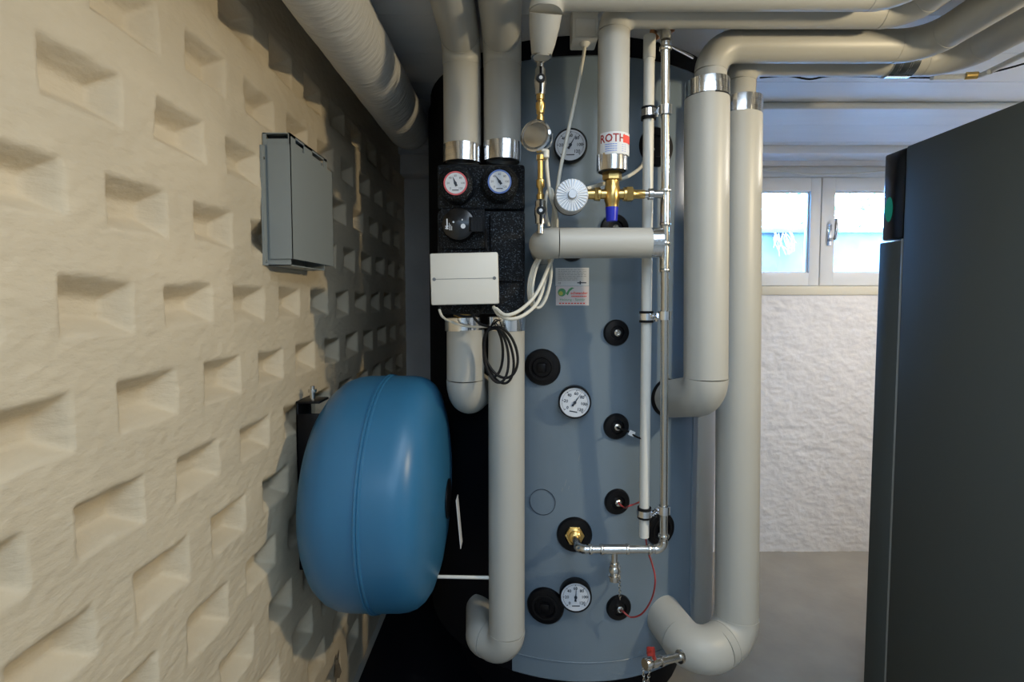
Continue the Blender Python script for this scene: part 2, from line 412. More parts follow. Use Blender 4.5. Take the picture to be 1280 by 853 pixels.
# ================================================================ THE TANK
TR = .5
a1, a2 = math.atan((537-VX)/F), math.atan((896-VX)/F)
_half, _b = (a2-a1)/2, (a1+a2)/2; _dist = TR/math.sin(_half)
TC = Vector((_dist*math.sin(_b), _dist*math.cos(_b), 0))
def T(u, v, off=0):
    """point on the tank jacket under a pixel, and its outward normal"""
    d = ray(u, v); R = TR+off
    A = d.x**2+d.y**2; B = -2*(d.x*TC.x+d.y*TC.y); Cc = TC.x**2+TC.y**2-R*R; D = B*B-4*A*Cc
    t = (-B-math.sqrt(max(D,0)))/(2*A); p = Vector((d.x*t, d.y*t, CAMZ+d.z*t)); n = Vector((p.x-TC.x, p.y-TC.y, 0)).normalized(); return p, n
def theta(u): p, n = T(u, 400); return math.atan2(n.x, -n.y)
TZ0, TZ1 = CAMZ-1.06, T(700, 69)[0].z
tank = thing('storage_tank', 'large round grey heating water tank in the middle of the room', 'tank', (TC.x, TC.y, 0))
def arc(th0, th1, r0, r1, z0, z1, n=48, bev=.006):
    bm = bmesh.new(); prof = [(r0,z0),(r1-bev,z0),(r1,z0+bev),(r1,z1-bev),(r1-bev,z1),(r0,z1)]; rings = []
    for k in range(n+1):
        a = th0+(th1-th0)*k/n
        rings.append([bm.verts.new((TC.x+r*math.sin(a), TC.y-r*math.cos(a), z)) for r, z in prof])
    for A, B in zip(rings, rings[1:]):
        for j in range(6): bm.faces.new((A[j], A[(j+1)%6], B[(j+1)%6], B[j]))
    bm.faces.new(rings[0]); bm.faces.new(rings[-1]); return bm
thb, ths = theta(640), theta(868)
mesh_obj('jacket', arc(thb, ths, .44, TR, TZ0, TZ1, 64), 'jacket', tank)
mesh_obj('closing_strip', arc(ths+.002, ths+.9, .44, TR+.003, TZ0, TZ1, 24, .003), 'jacket', tank)
o = mesh_obj('rear_jacket', arc(ths+.905, thb+2*PI-.002, .44, TR-.001, TZ0, TZ1, 64), 'jacket_dark', tank); o['label'] = 'black jacket panel on the left and back of the tank'  # shaded side of the jacket, its darkness put into the colour
o = mesh_obj('top_cover', lathe([(0,TZ1-.02),(.455,TZ1-.02),(.49,TZ1+.001),(.49,CEIL-.001),(.0,CEIL-.001)], (TC.x,TC.y,0), (0,0,1), 64), 'jacket_dark', tank); o['label'] = 'black top cover'  # black disc paints the shade of the gap under the ceiling
mesh_obj('base_ring', lathe([(0,0),(.40,0),(.40,TZ0+.01),(0,TZ0+.01)], (TC.x,TC.y,0), (0,0,1), 48), 'jacket_dark', tank)
zr = CAMZ-1.0
mesh_obj('hem', arc(thb, ths, TR-.002, TR+.002, zr-.0014, zr+.0014, 64, .0005), 'jacket', tank)
def TM(u, v, off=0, spin=0):
    p, n = T(u, v, off); z = n; x = Vector((0,0,1)).cross(z).normalized(); y = z.cross(x)
    m_ = Matrix((x,y,z)).transposed().to_4x4(); m_.translation = p; return m_ @ Matrix.Rotation(spin,4,'Z')
def tm_obj(name, bm, m, mtx, parent, **k):
    bmesh.ops.transform(bm, matrix=mtx, verts=bm.verts); return mesh_obj(name, bm, m, parent, **k)
def rosette(u, v, rpx, kind, lab=None):
    m_ = TM(u, v); R = rpx*(T(u,v)[0].y)/F
    bm = lathe([(0,-.004),(R,-.004),(R,.004),(R*.93,.009),(R*.55,.011),(R*.5,.006),(R*.3,.006),(0,.006)], (0,0,0), (0,0,1), 40)
    o = tm_obj('cover_rosette', bm, 'black', m_, tank)
    if kind == 'plug':
        b = box((-.012,-.012,.005), (.012,.012,.018), .003); tm_obj('square_plug', b, 'black', m_, o)
        b = lathe([(R*.62,.006),(R*.62,.012),(R*.7,.012),(R*.7,.006)], (0,0,0), (0,0,1), 32); tm_obj('ring', b, 'rubber', m_, o)
    if kind == 'nipple':
        b = lathe([(.0,.004),(.009,.004),(.009,.014),(.0055,.016),(.0045,.009),(0,.009)], (0,0,0), (0,0,1), 16); tm_obj('sensor_socket', b, 'chrome', m_, o)
    return o
rosette(770, 416, 16.5, 'nipple'); rosette(678, 459, 23, 'plug'); rosette(770, 533, 16.5, 'nipple'); rosette(771, 627, 16.5, 'nipple')
rosette(718, 668, 22.5, None); rosette(825, 661, 21.5, 'plug'); rosette(682, 757, 24, 'plug'); rosette(773, 759, 16.5, 'nipple')
rosette(820, 184, 24, None); rosette(768, 286, 18, 'nipple'); rosette(715, 312, 15, None); rosette(833, 497, 24, None)
b = lathe([(.0350,-.002),(.0350,.001),(.0362,.001),(.0362,-.002)], (0,0,0), (0,0,1), 48); tm_obj('cut_line', b, 'ink', TM(678,628,.0004), tank)

bm = bmesh.new()
for u, v, L in ((703,612,.012),(707,604,.02),(711,610,.010),(724,572,.022),(726,590,.012),(872,545,.03),(876,590,.02)):
    add_box(bm, (-.0006,-L/2,.0002), (.0006,L/2,.0004), 0, TM(u,v,.003 if u > 868 else 0,random.uniform(-.3,.3)))
o = mesh_obj('scuff_marks', bm, 'boxgrey', tank, smooth=False); o['kind'] = 'stuff'
# gauges -----------------------------------------------------------
def make_gauge(R):
    t = thing('thermometer', 'x', 'thermometer')
    mesh_obj('case', lathe([(0,-.002),(R*.93,-.002),(R*1.0,.004),(R*1.0,.026),(R*.96,.029),(R*.92,.029),(R*.9,.024),(0,.024)], (0,0,0), (0,0,1), 48), 'black', t, local=True)
    dl = mesh_obj('dial', lathe([(0,.0242),(R*.9,.0242),(R*.9,.0256),(0,.0256)], (0,0,0), (0,0,1), 48), 'dial', t, local=True)
    bm = bmesh.new()
    for k in range(7):
        a = math.radians(225-45*k); merge(bm, text_bm(str(k*20), R*.26, bold=True), Matrix.Translation((math.cos(a)*R*.55, math.sin(a)*R*.55, .0262)))
    for k in range(61):
        a = math.radians(225-270*k/60); L = R*.1 if k % 10 == 0 else R*.045; wd = R*.02 if k%10==0 else R*.01
        m_ = Matrix.Rotation(a,4,'Z'); add_box(bm, (R*.8-L,-wd,.0257), (R*.8,wd,.0262), 0, m_)
    add_box(bm, (-R*.24,-R*.60,.0257), (R*.24,-R*.54,.0262))
    sc = mesh_obj('scale_print', bm, 'ink', dl, smooth=False, local=True)
    nb = bmesh.new(); vs = [nb.verts.new(q) for q in ((-R*.035,0,.0275),(0,R*.74,.0275),(R*.035,0,.0275),(R*.07,-R*.26,.0275),(-R*.07,-R*.26,.0275))]; nb.faces.new(vs)
    ex = bmesh.ops.extrude_face_region(nb, geom=list(nb.faces)); bmesh.ops.translate(nb, verts=[v for v in ex['geom'] if isinstance(v, bmesh.types.BMVert)], vec=(0,0,.001))
    add_lathe(nb, disc_prof(R*.09,.0265,.0295), (0,0,0), (0,0,1), 16)
    nd = mesh_obj('needle', nb, 'ink', t, smooth=False, local=True)
    return t, nd
Rg = 20.5*1.35/F
gt, nd = make_gauge(Rg)
def needle_of(t): return [x for x in bpy.data.objects if x.parent == t and x.name.startswith('needle')][0]
specs = [(713,185,'round white thermometer dial high on the tank, beside the plug cable',-30,0), (718,501,'round white thermometer dial at mid height of the tank, needle up right',-34,-9), (719,740,'round white thermometer dial low on the tank, needle straight up',-3,2)]
protos = [gt, copy_tree(gt), copy_tree(gt)]
for t, (u, v, lab, na, sp_) in zip(protos, specs):
    t.matrix_world = TM(u, v, 0, math.radians(sp_)); tag(t, lab, 'thermometer', 'dial thermometers on the tank')
    needle_of(t).rotation_euler.z = math.radians(na-sp_)

# stickers on the tank ---------------------------------------------
def sticker(u0, v0, u1, v1, name, label, m):
    p, n = T((u0+u1)/2, (v0+v1)/2); w_ = (u1-u0)*p.y/F; h_ = (v1-v0)*p.y/F; m_ = TM((u0+u1)/2, (v0+v1)/2)
    t = thing(name, label, 'sticker', p); t_m = m_
    def bend(bm, dz):
        for v in bm.verts:
            a = v.co.x/TR; r = TR+.0006+dz+v.co.z; v.co = Vector((r*math.sin(a), v.co.y, r*math.cos(a)-TR))
        bmesh.ops.transform(bm, matrix=m_, verts=bm.verts); return bm
    bm = bmesh.new()
    for k in range(6): add_box(bm, (-w_/2+w_*k/6,-h_/2,0), (-w_/2+w_*(k+1)/6,h_/2,.0004))
    mesh_obj('paper', bend(bm, 0), m, t, smooth=False)
    return t, w_, h_, bend
t, w_, h_, bend = sticker(694.5, 335, 736, 357.5, 'information_sticker', 'white rectangular information sticker with small grey print, upper one on the tank', 'paper')
bm = bmesh.new(); r = random.Random(1)
for k in range(7):
    x = -w_*.42; y = h_*(.40-k*.095)
    end = w_*(.42 if k<5 else .15)
    while x < end:
        L = w_*r.uniform(.05,.14)
        add_box(bm, (x,y-.0006,.0005), (min(x+L,end),y+.0004,.0006)); x += L+w_*.02
mesh_obj('print', bend(bm, 0), 'grey_ink', t, smooth=False)
bm = bmesh.new(); merge(bm, text_bm('CE', .0065), Matrix.Translation((-w_*.38,-h_*.36,.0005))); mesh_obj('lettering', bend(bm, .0001), 'ink', t, smooth=False)
bm = bmesh.new(); add_box(bm, (w_*.15,-h_*.36,.0005), (w_*.42,-h_*.30,.0006)); add_box(bm, (w_*.22,-h_*.42,.0005), (w_*.26,-h_*.24,.0006))
mesh_obj('emblem', bend(bm, .0001), 'ink', t, smooth=False)
t, w_, h_, bend = sticker(695, 358, 736, 382, 'installer_sticker', 'pale sticker with a green and yellow emblem and red print, lower one on the tank', 'paper_pink')
bm = bmesh.new(); add_lathe(bm, [(0,.0005),(h_*.21,.0005),(h_*.21,.0007),(0,.0007)], (-w_*.32,h_*.18,0), (0,0,1), 20)
pts = [(-.2,.12),(-.12,.30),(-.02,.42),(.0,.34),(-.08,.24),(-.14,.02)]
f = [bm.verts.new((w_*x, h_*y, .0007)) for x, y in pts]; bm.faces.new(f)
f = [bm.verts.new((w_*x, h_*y, .0007)) for x, y in [(-.14,.32),(-.02,.44),(.06,.40),(-.04,.34)]]; bm.faces.new(f)
mesh_obj('emblem', bend(bm, 0), 'green', t, smooth=False)
mesh_obj('emblem_spot', bend(lathe([(0,.0009),(h_*.11,.0009),(h_*.11,.001),(0,.001)], (-w_*.35,h_*.13,0), (0,0,1), 16), 0), mat('lime_print', (.5,.5,.08), .5), t, smooth=False)
bm = bmesh.new(); merge(bm, text_bm('schwander', h_*.2, bold=True), Matrix.Translation((w_*.2,h_*.14,.0006))); 
for k in range(11): add_box(bm, (w_*(-.03+k*.042),-h_*.06,.0006), (w_*(0+k*.042),h_*.005,.0007))
for k in range(9): add_box(bm, (w_*(-.4+k*.09),-h_*.42,.0006), (w_*(-.34+k*.09),-h_*.36,.0007))
mesh_obj('red_print', bend(bm, 0), 'red', t, smooth=False)
bm = bmesh.new(); merge(bm, text_bm('Heizung - Sanitär', h_*.19), Matrix.Translation((0,-h_*.2,.0006))); mesh_obj('green_print', bend(bm, 0), 'green', t, smooth=False)

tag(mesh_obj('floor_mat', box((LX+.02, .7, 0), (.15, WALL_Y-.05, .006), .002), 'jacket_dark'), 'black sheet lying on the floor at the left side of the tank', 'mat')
# ================================================================ LAGGED PIPES
YP = 1.32; rP = px2m(22.8, YP)
CP = CEIL-.05
def top_pipe(name, label, u, vb, g):
    a = P(u, vb, YP); b = Vector((a.x, YP, CP)); c = Vector((a.x+.0, -.5, CP))
    t = pipe(name, label, [P(u, vb-1, YP), b, c], [.055], rP, group=g); return t, a
t, a = top_pipe('lagged_pipe', 'grey lagged pipe dropping from the ceiling to the left thermometer of the pump group', 578, 184, 'lagged pipes')
collar(t, P(578,205,YP), P(578,183,YP), rP*1.03)
t, a = top_pipe('lagged_pipe', 'grey lagged pipe dropping from the ceiling to the right thermometer of the pump group', 628, 181, 'lagged pipes')
collar(t, P(628,203,YP), P(628,180,YP), rP*1.03)
# short pipe under the pump group, turning back into the tank
a = P(582, 412, YP); b = P(582, 498, YP); e = Vector((b.x+.03, 1.49, b.z))
t = pipe('lagged_pipe', 'short grey lagged pipe below the white junction box, ending in a rounded elbow', [a, b, e], [.05], px2m(23.5,YP), group='lagged pipes')
collar(t, P(579,397,YP), P(579.5,413,YP), px2m(22.5,YP)*1.03)
# long pipe to the lower left of the tank
a = P(633, 412, YP); b = P(633.5, 810, 1.30); c_ = Vector((P(604,800,1.34).x, 1.345, b.z)); e = Vector((c_.x-.012, 1.475, b.z))
t = pipe('lagged_pipe', 'long grey lagged pipe running from the pump group down to the tank foot', [a, b, c_, e], [.046,.03], px2m(22.8,YP), group='lagged pipes')
collar(t, P(633,396,YP), P(633,413,YP), px2m(23.2,YP)*1.03)
# right-hand pair
Y8, Y9 = 1.25, 1.35
r8 = px2m(26.5,Y8); p, n = T(833,497)
t = pipe('lagged_pipe', 'thick grey lagged pipe right of the tank ending in an elbow at mid height', [P(883.5,124,Y8), P(882,494,Y8), p+Vector((0,0,.0))+n*.02], [.055], r8, group='lagged pipes')
collar(t, p+n*.004, p+n*.035, r8*.9)
collar(t, P(884,125,Y8), P(884,103,Y8), r8*.98)
mesh_obj('end_cap', lathe([(0,0),(r8*1.0,0),(r8*1.0,.004),(0,.004)], P(883.5,125.5,Y8), (0,0,1), 36), 'rubber', t)
r8u = .0365; z58 = P(1000,58,Y8).z
u0 = P(888,104,Y8)
t = pipe('lagged_pipe', 'grey lagged pipe above the thick pipe, running right under the ceiling in front', [u0, Vector((u0.x,Y8,z58)), Vector((.97,Y8,z58)), Vector((.97,-.6,z58))], [.06,.07], r8u, group='lagged pipes')
r9 = px2m(26.0,Y9)
rT = Vector((P(925,800,1.35).x, 1.33, P(922,787,1.35).z))
p, n = T(828,770)
corner = Vector((P(868,812,1.27).x, 1.25, rT.z-.012))
t = pipe('lagged_pipe', 'thick grey lagged pipe at the far right of the tank, curving into its foot', [P(924.5,146,Y9), Vector((P(920,812,1.33).x,1.33,rT.z)), corner, Vector((p.x-.0,p.y+.01,rT.z))], [.06,.055], r9, group='lagged pipes')
collar(t, P(924.5,147,Y9), P(925,125,Y9), r9*1.0)
z76 = P(1000,76,Y9).z; r9u = .037
v0 = P(925,127,Y9)
t = pipe('lagged_pipe', 'grey lagged pipe under the ceiling with a wide metal band at its bend', [v0, Vector((v0.x,Y9,z76)), Vector((1.127,Y9,z76)), Vector((1.127,-.6,z76))], [.055,.085], r9u, group='lagged pipes')
collar(t, P(1108,76,Y9), P(1138,76,Y9), r9u*1.12)
# pipe to the mixing valve
Y6 = 1.15; r6 = px2m(19,Y6); zB = P(1000,14,Y6).z
t = pipe('lagged_pipe', 'grey lagged pipe with a red lettered label above the brass valve', [P(766,196,Y6), Vector((P(767,100,Y6).x,Y6,zB)), Vector((.853,Y6,zB)), Vector((.853,-.6,zB))], [.045,.06], r6, group='lagged pipes')
collar(t, P(765,215,Y6), P(765,195,Y6), r6*.99)
# label bent round the pipe
LC = P(766.3,184,Y6); LH = px2m(26,Y6)
def wrap(bm, dz=0):
    for v in bm.verts:
        a = v.co.x/r6+math.radians(8); r = r6+.0005+dz+v.co.z
        v.co = Vector((LC.x+r*math.sin(a), Y6-r*math.cos(a), LC.z+v.co.y))
    return bm
bm = bmesh.new()
for k in range(24): add_box(bm, (-.042+.084*k/24,-LH/2,0), (-.042+.084*(k+1)/24,LH/2,.0004))
lb = mesh_obj('paper_label', wrap(bm), 'paper', t, smooth=False)
bm = bmesh.new(); merge(bm, text_bm('ROTH', LH*.52, bold=True)); bmesh.ops.subdivide_edges(bm, edges=bm.edges, cuts=1)
for v in bm.verts: v.co.x = v.co.x*.86-.0125; v.co.y += LH*.2; v.co.z = .0006
mesh_obj('lettering', wrap(bm), 'darkred', lb, smooth=False)
bm = bmesh.new()
for k in range(8): add_box(bm, (.011+.028*k/8, LH*.02, .0006), (.011+.028*(k+1)/8, LH*.38, .0008))
mesh_obj('red_field', wrap(bm), 'red', lb, smooth=False)
bm = bmesh.new()
for k in range(4):
    for j in range(5): add_box(bm, (-.028+j*.0052,-LH*(.08+k*.1),.0006), (-.0236+j*.0052,-LH*(.045+k*.1),.0007))
    for j in range(2): add_box(bm, (.008+j*.007,-LH*(.08+k*.1),.0006), (.012+j*.007,-LH*(.06+k*.1),.0007))
mesh_obj('small_print', wrap(bm), 'bluering', lb, smooth=False)
# topmost pipe with tapering drop
YA_ = 1.06; rA = .033; zA = P(900,12,1.06).z+.033
bz = P(677,71,1.10)
t = thing('lagged_pipe', 'foremost grey lagged pipe under the ceiling with a short drop to the filter', 'pipe', bz, 'lagged pipes')
dn = Vector((P(682,20,YA_).x, YA_, zA-.04))
mesh_obj('drop', tube([bz+Vector((0,0,-.001)), bz+Vector((0,0,.006)), bz.lerp(dn,.3), bz.lerp(dn,.7), dn], [.0195,.0215,.0255,.031,rA], 32), 'pvc', t)
for kind, pp in segments([dn, Vector((dn.x,YA_,zA)), Vector((.77,YA_,zA)), Vector((.77,-.6,zA))], [.039,.06]):
    mesh_obj('elbow' if kind == 'elbow' else 'pipe_section', tube(pp, rA*(1.02 if kind=='elbow' else 1), 32), 'pvc', t)
mesh_obj('ring', lathe([(.018,0),(.0222,0),(.0222,.003),(.018,.003)], bz+Vector((0,0,-.002)), (0,0,1), 24), 'chrome', t)
# thin pipe between
zC = CAMZ+.657
t = pipe('ceiling_pipe', 'thin pale pipe squeezed between the lagged pipes under the ceiling', [Vector((.30,1.205,zC)), Vector((.92,1.205,zC)), Vector((.92,-.6,zC))], [.06], .0185)
mesh_obj('clip', lathe([(.0187,0),(.0215,0),(.0215,.03),(.0187,.03)], (.92,1.10,zC), (0,1,0), 24), 'chrome', t)
# big plaster-wrapped pipe along the left wall
t = thing('wrapped_pipe', 'big pipe wrapped in rough painted plaster cloth along the left ceiling corner', 'pipe', (-.36,1.8,CAMZ+.58))
zW = CAMZ+.595; rW = .074
for kind, pp in segments([Vector((-.372,-.8,zW)), Vector((-.372,1.84,zW)), Vector((-.372,1.86,CEIL+.04))], [.05]):
    if kind == 'jacket' and (pp[0]-pp[1]).length > 1:
        n_ = 220; q = [pp[0].lerp(pp[1], k/n_) for k in range(n_+1)]; r = random.Random(4)
        mesh_obj('wrap', tube(q, [rW*(1+r.uniform(-.006,.006)+.006*math.sin(k*.37)) for k in range(n_+1)], 48), 'plastercloth', t)
    else: mesh_obj('wrapped_elbow', tube(pp, rW*.99, 48), 'plastercloth', t)

# ceiling conduits on the right
YQ = P(1000,141,1.8)
t = tag(mesh_obj('ceiling_conduit', tube([(.25,1.83,CEIL-.012),(RX,1.83,CEIL-.012)], .0115, 16), 'white_plastic'), 'thin pale conduit running straight across the ceiling before the window', 'conduit')
t = thing('ceiling_conduit', 'thin conduit with a metal joint behind the banded pipe bend, turning towards the camera', 'conduit', P(1200,95,1.5))
zq = P(1200,95,1.5).z
mesh_obj('tube', tube(smooth_path([P(1165,97,1.5), P(1215,95,1.5), P(1236,90,1.46), Vector((P(1236,90,1.46).x+.01,1.3,zq)), Vector((P(1236,90,1.46).x+.01,-.3,zq))],6), .0075, 12), 'white_plastic', t)
mesh_obj('joint', lathe([(.007,0),(.010,.002),(.010,.03),(.007,.032)], P(1206,95,1.5), P(1226,94,1.49)-P(1206,95,1.5), 16), 'brass', t)
tag(mesh_obj('ceiling_cable', tube(smooth_path([P(950,97,1.55),P(985,95,1.55),P(1012,99,1.55),P(1040,95,1.55),P(1100,96,1.55),P(1180,97,1.55),P(1240,90,1.5),P(1300,74,1.42)],6), .0028, 8), 'rubber'), 'black cable sagging along the ceiling behind the right-hand pipes', 'cable')
tag(mesh_obj('window_cable', tube(smooth_path([P(900,211,2.42),P(960,213,2.42),P(1020,218,2.42),P(1080,216,2.42),P(1160,208,2.42)],6), .0035, 8), 'white_cable'), 'grey cable slung across the top of the window', 'cable')

# ================================================================ THIN RISERS
YR = 1.165; rR = px2m(5.6,YR)
YB = 1.255
ch = thing('steel_riser', 'thin bright steel water pipe running down the right of the tank', 'pipe', P(830,688,YR))
top, bot = P(832,52,1.16), P(829.5,687,YB); lft = P(724,687,YB)
pN, nN = T(718,668)
pE = P(719,673,1.325)
for kind, pp in segments([top, bot, Vector((lft.x,YB,bot.z)), pE], [.022,.018]):
    mesh_obj('elbow' if kind == 'elbow' else 'tube', tube(pp, rR*(1.1 if kind=='elbow' else .93), 18), 'chrome', ch)
def fit_ring(p, axis, r, L, m='chrome', par=ch, name='press_ring'):
    return mesh_obj(name, lathe([(r*.8,-L/2),(r,-L/2),(r*1.08,-L/4),(r*1.08,L/4),(r,L/2),(r*.8,L/2)], p, axis, 20), m, par)
for v in (60, 222, 262, 285, 318, 668): fit_ring(top.lerp(bot,(v-52)/635), (0,0,1), rR*1.22, .008)
mesh_obj('tee', lathe([(rR,-.034),(rR*1.15,-.034),(rR*1.15,.034),(rR,.034)], top.lerp(bot,(242-52)/635), (0,0,1), 20), 'chrome', ch)
mesh_obj('tee', lathe([(rR,-.026),(rR*1.15,-.026),(rR*1.15,.026),(rR,.026)], top.lerp(bot,(302-52)/635), (0,0,1), 20), 'chrome', ch)
for u in (738, 752, 784, 812): fit_ring(Vector((P(u,687,YB).x,YB,bot.z)), (1,0,0), rR*1.22, .008)
mesh_obj('tee', lathe([(rR,-.032),(rR*1.15,-.032),(rR*1.15,.032),(rR,.032)], Vector((P(768,687,YB).x,YB,bot.z)), (1,0,0), 20), 'chrome', ch)
# top end: elbow with copper sleeve into the ceiling pipes
mesh_obj('top_elbow', tube(smooth_path([top, P(832,44,YR), P(828,38,YR+.02), P(822,34,YR+.06)],5), rR*1.25, 16), 'chrome', ch)
o = mesh_obj('sleeve', tube([P(818,42,1.22),P(838,34,1.24)], .015, 16), 'copper', ch); o['label'] = 'copper sleeve'
# brass fitting at the tank
bf = thing('brass_fitting', 'brass screw fitting in the black rosette low on the tank', 'fitting', pN)
ax = (pE-pN).normalized()
def hexn(r, L0, L1, org, axis): 
    bm = bmesh.new(); add_lathe(bm, [(0,L0),(r*.94,L0),(r,L0+.001),(r,L1-.001),(r*.94,L1),(0,L1)], org, axis, 6); return bm
mesh_obj('hex_nut', hexn(.026,.006,.02,pN,-(-ax)), 'brass', bf, smooth=False)
mesh_obj('neck', lathe([(0,.018),(.02,.018),(.02,.024),(.015,.026),(.017,.032),(.017,.042),(.012,.046),(0,.046)], pN, ax, 24), 'brass', bf)
# drain valve under the tee
dv = P(768,700,YB); d = thing('drain_valve', 'small steel drain valve with a chain hanging from the horizontal pipe', 'valve', P(768,732,YB))
mesh_obj('stem', tube([Vector((dv.x,YB,bot.z-rR*.8)), P(768,706,YB)], .008, 16), 'chrome', d)
mesh_obj('valve_body', lathe([(0,0),(.012,0),(.012,.006),(.010,.008),(.014,.014),(.014,.022),(.009,.026),(.009,.03),(.016,.031),(.016,.034),(.012,.036),(.012,.046),(0,.046)], P(768,704,YB), (0,0,-1), 20), 'chrome', d)
def chain(parent, a, b, sag=0, n=9, r=.0028, m='chrome'):
    bm = bmesh.new(); a, b = Vector(a), Vector(b)
    for k in range(n):
        p = a.lerp(b,(k+.5)/n)-Vector((0,0,sag*math.sin(PI*(k+.5)/n))); ang = (k%2)*PI/2
        pts = [p+Vector((math.cos(ang)*math.cos(t_)*r, math.sin(ang)*math.cos(t_)*r, math.sin(t_)*r*1.5)) for t_ in [2*PI*j/8 for j in range(9)]]
        add_tube(bm, pts, r*.28, 4, False)
    o = mesh_obj('chain', bm, m, parent); o['kind'] = 'stuff'; return o
chain(d, P(774,708,YB-.008), P(775,750,YB+.03), 0, 14)
# white plastic conduit
YW = 1.21; rw = px2m(6.6,YW)
wt = thing('white_conduit', 'thin white plastic pipe standing left of the steel riser', 'pipe', P(805,671,YW))
mesh_obj('tube', tube([P(811.5,70,YW),P(805,671,1.275)], rw, 20), 'white_plastic', wt)
mesh_obj('socket', tube([P(812,45,YW),P(811.5,74,YW)], rw*1.12, 20), 'white_plastic', wt)
def clampset(v, lab):
    a = P(811.5,70,YW).lerp(P(805,671,1.275),(v-70)/601); b = top.lerp(bot,(v-7-52)/635)
    t = thing('pipe_clamp', lab, 'clamp', a, 'pipe clamps')
    mesh_obj('rubber_ring', lathe([(rw,-.014),(rw+.0045,-.014),(rw+.0045,.014),(rw,.014),(rw,-.014)], a, (0,0,1), 24), 'rubber', t)
    mesh_obj('steel_ring', lathe([(rw+.0046,-.008),(rw+.0065,-.008),(rw+.0065,.008),(rw+.0046,.008),(rw+.0046,-.008)], a, (0,0,1), 24), 'chrome_blue', t)
    mesh_obj('steel_ring', lathe([(rR+.001,-.010),(rR+.005,-.010),(rR+.005,.010),(rR+.001,.010),(rR+.001,-.010)], b, (0,0,1), 24), 'chrome_blue', t)
    mesh_obj('bracket', tube([a+Vector((rw+.005,-.008,0)), b+Vector((-rR-.004,.002,.0))], .0055, 10), 'chrome_blue', t)
    mesh_obj('bolt', lathe([(0,-.012),(.0055,-.012),(.0055,-.004),(.003,-.004),(.003,.01),(0,.01)], a.lerp(b,.55)+Vector((0,-.006,0)), (0,-.3,1), 8), 'chrome_blue', t)
clampset(136, 'steel and rubber double pipe clamp near the top of the thin pipes')
clampset(381, 'steel and rubber double pipe clamp halfway down the thin pipes')
clampset(638, 'steel and rubber double pipe clamp near the bottom of the thin pipes')
# horizontal lagged pipe
rG = px2m(18.8,YR); pz = P(700,304,YR).z; x0 = P(680,304,YR).x; x1 = P(813,304,YR).x
t = pipe('lagged_pipe', 'short horizontal grey lagged pipe across the tank front with rounded left end', [Vector((x1,YR,pz)), Vector((x0,YR,pz)), Vector((x0+.01,1.362,pz))], [.032], rG, group='lagged pipes')
collar(t, (x1-.001,YR,pz), (P(826,304,YR).x-.001,YR,pz), rG*1.01)

tag(mesh_obj('threaded_rod', tube([P(836,56,1.24),P(866,72,1.33)], .0035, 8), 'chrome'), 'thin bright rod slanting behind the elbow at the top of the steel riser', 'rod')
# ================================================================ MIXING VALVE
vz = P(765,243,YR); mv = thing('mixing_valve', 'brass mixing valve with a blue cap under the labelled pipe', 'valve', P(765,275,YR))
def mvp(v): return P(764.5, v, YR)
def vlathe(prof, m, name, n=28): return mesh_obj(name, lathe(prof, vz, (0,0,1), n), m, mv)
s = px2m(1,YR)
mesh_obj('union_nut', hexn(12*s, 17*s, 27*s, vz, (0,0,1)), 'brass', mv, smooth=False)
vlathe([(0,-16*s),(8*s,-16*s),(8.5*s,-10*s),(9.5*s,-8*s),(9.5*s,8*s),(8.5*s,10*s),(8.5*s,16*s),(10*s,17*s),(10*s,19*s),(0,19*s)], 'brass', 'valve_body')
mesh_obj('cap', lathe([(0,-33*s),(6.8*s,-33*s),(8*s,-16*s),(0,-16*s)], vz, (0,0,1), 24), 'bluecap', mv)['label'] = 'dark blue plastic cap'
mesh_obj('side_arm', lathe([(0,5*s),(6*s,5*s),(6*s,14*s),(8.5*s,14*s),(8.5*s,17*s),(7*s,18*s),(7*s,26*s),(5.5*s,28*s),(5.5*s,40*s),(0,40*s)], vz, (1,0,0), 24), 'brass', mv)
mesh_obj('hex_nut', hexn(9.5*s, 17*s, 25*s, vz, (1,0,0)), 'brass', mv, smooth=False)
mesh_obj('steel_union', lathe([(0,38*s),(4.8*s,38*s),(4.8*s,44*s),(7*s,45*s),(7*s,50*s),(4.8*s,51*s),(4.8*s,62*s),(0,62*s)], vz, (1,0,0), 20), 'chrome', mv)
mesh_obj('side_arm', lathe([(0,5*s),(6*s,5*s),(6*s,14*s),(8.5*s,15*s),(8.5*s,18*s),(6.5*s,19*s),(5.5*s,36*s),(0,36*s)], vz, (-1,0,0), 24), 'brass', mv)
mesh_obj('hex_nut', hexn(8.5*s, 15*s, 22*s, vz, (-1,0,0)), 'brass', mv, smooth=False)
kp = P(715,244,1.11); kb = bmesh.new()
add_lathe(kb, [(0,-.012),(.008,-.012),(.010,-.002),(.0335,-.001),(.0355,.003),(.0355,.04),(.03,.045),(0,.045)], kp, (0,1,0), 40)
kn = mesh_obj('control_knob', kb, 'knob', mv, ang=25); kn['label'] = 'round silvery white control knob'
kb = bmesh.new()
for k in range(28):
    m_ = Matrix.Translation(kp) @ Matrix.Rotation(2*PI*k/28,4,'Y'); add_box(kb, (.012,-.0035,-.0007), (.034,-.0005,.0007), 0, m_)
mesh_obj('grip_ribs', kb, 'knob_rib', kn, smooth=False)
mesh_obj('back_ring', lathe([(0,.044),(.034,.044),(.036,.05),(.034,.058),(0,.058)], kp, (0,1,0), 32), 'black', kn)
tag(mesh_obj('capillary_tube', tube(smooth_path([P(733,236,1.17),P(760,228,1.22),P(782,222,1.27),P(800,210,1.30),P(808,196,1.33),T(815,188)[0]+Vector((0,-.01,0))],6), .0045, 10), 'white_cable'), 'white capillary tube curving from the control knob to the right rosette', 'cable')

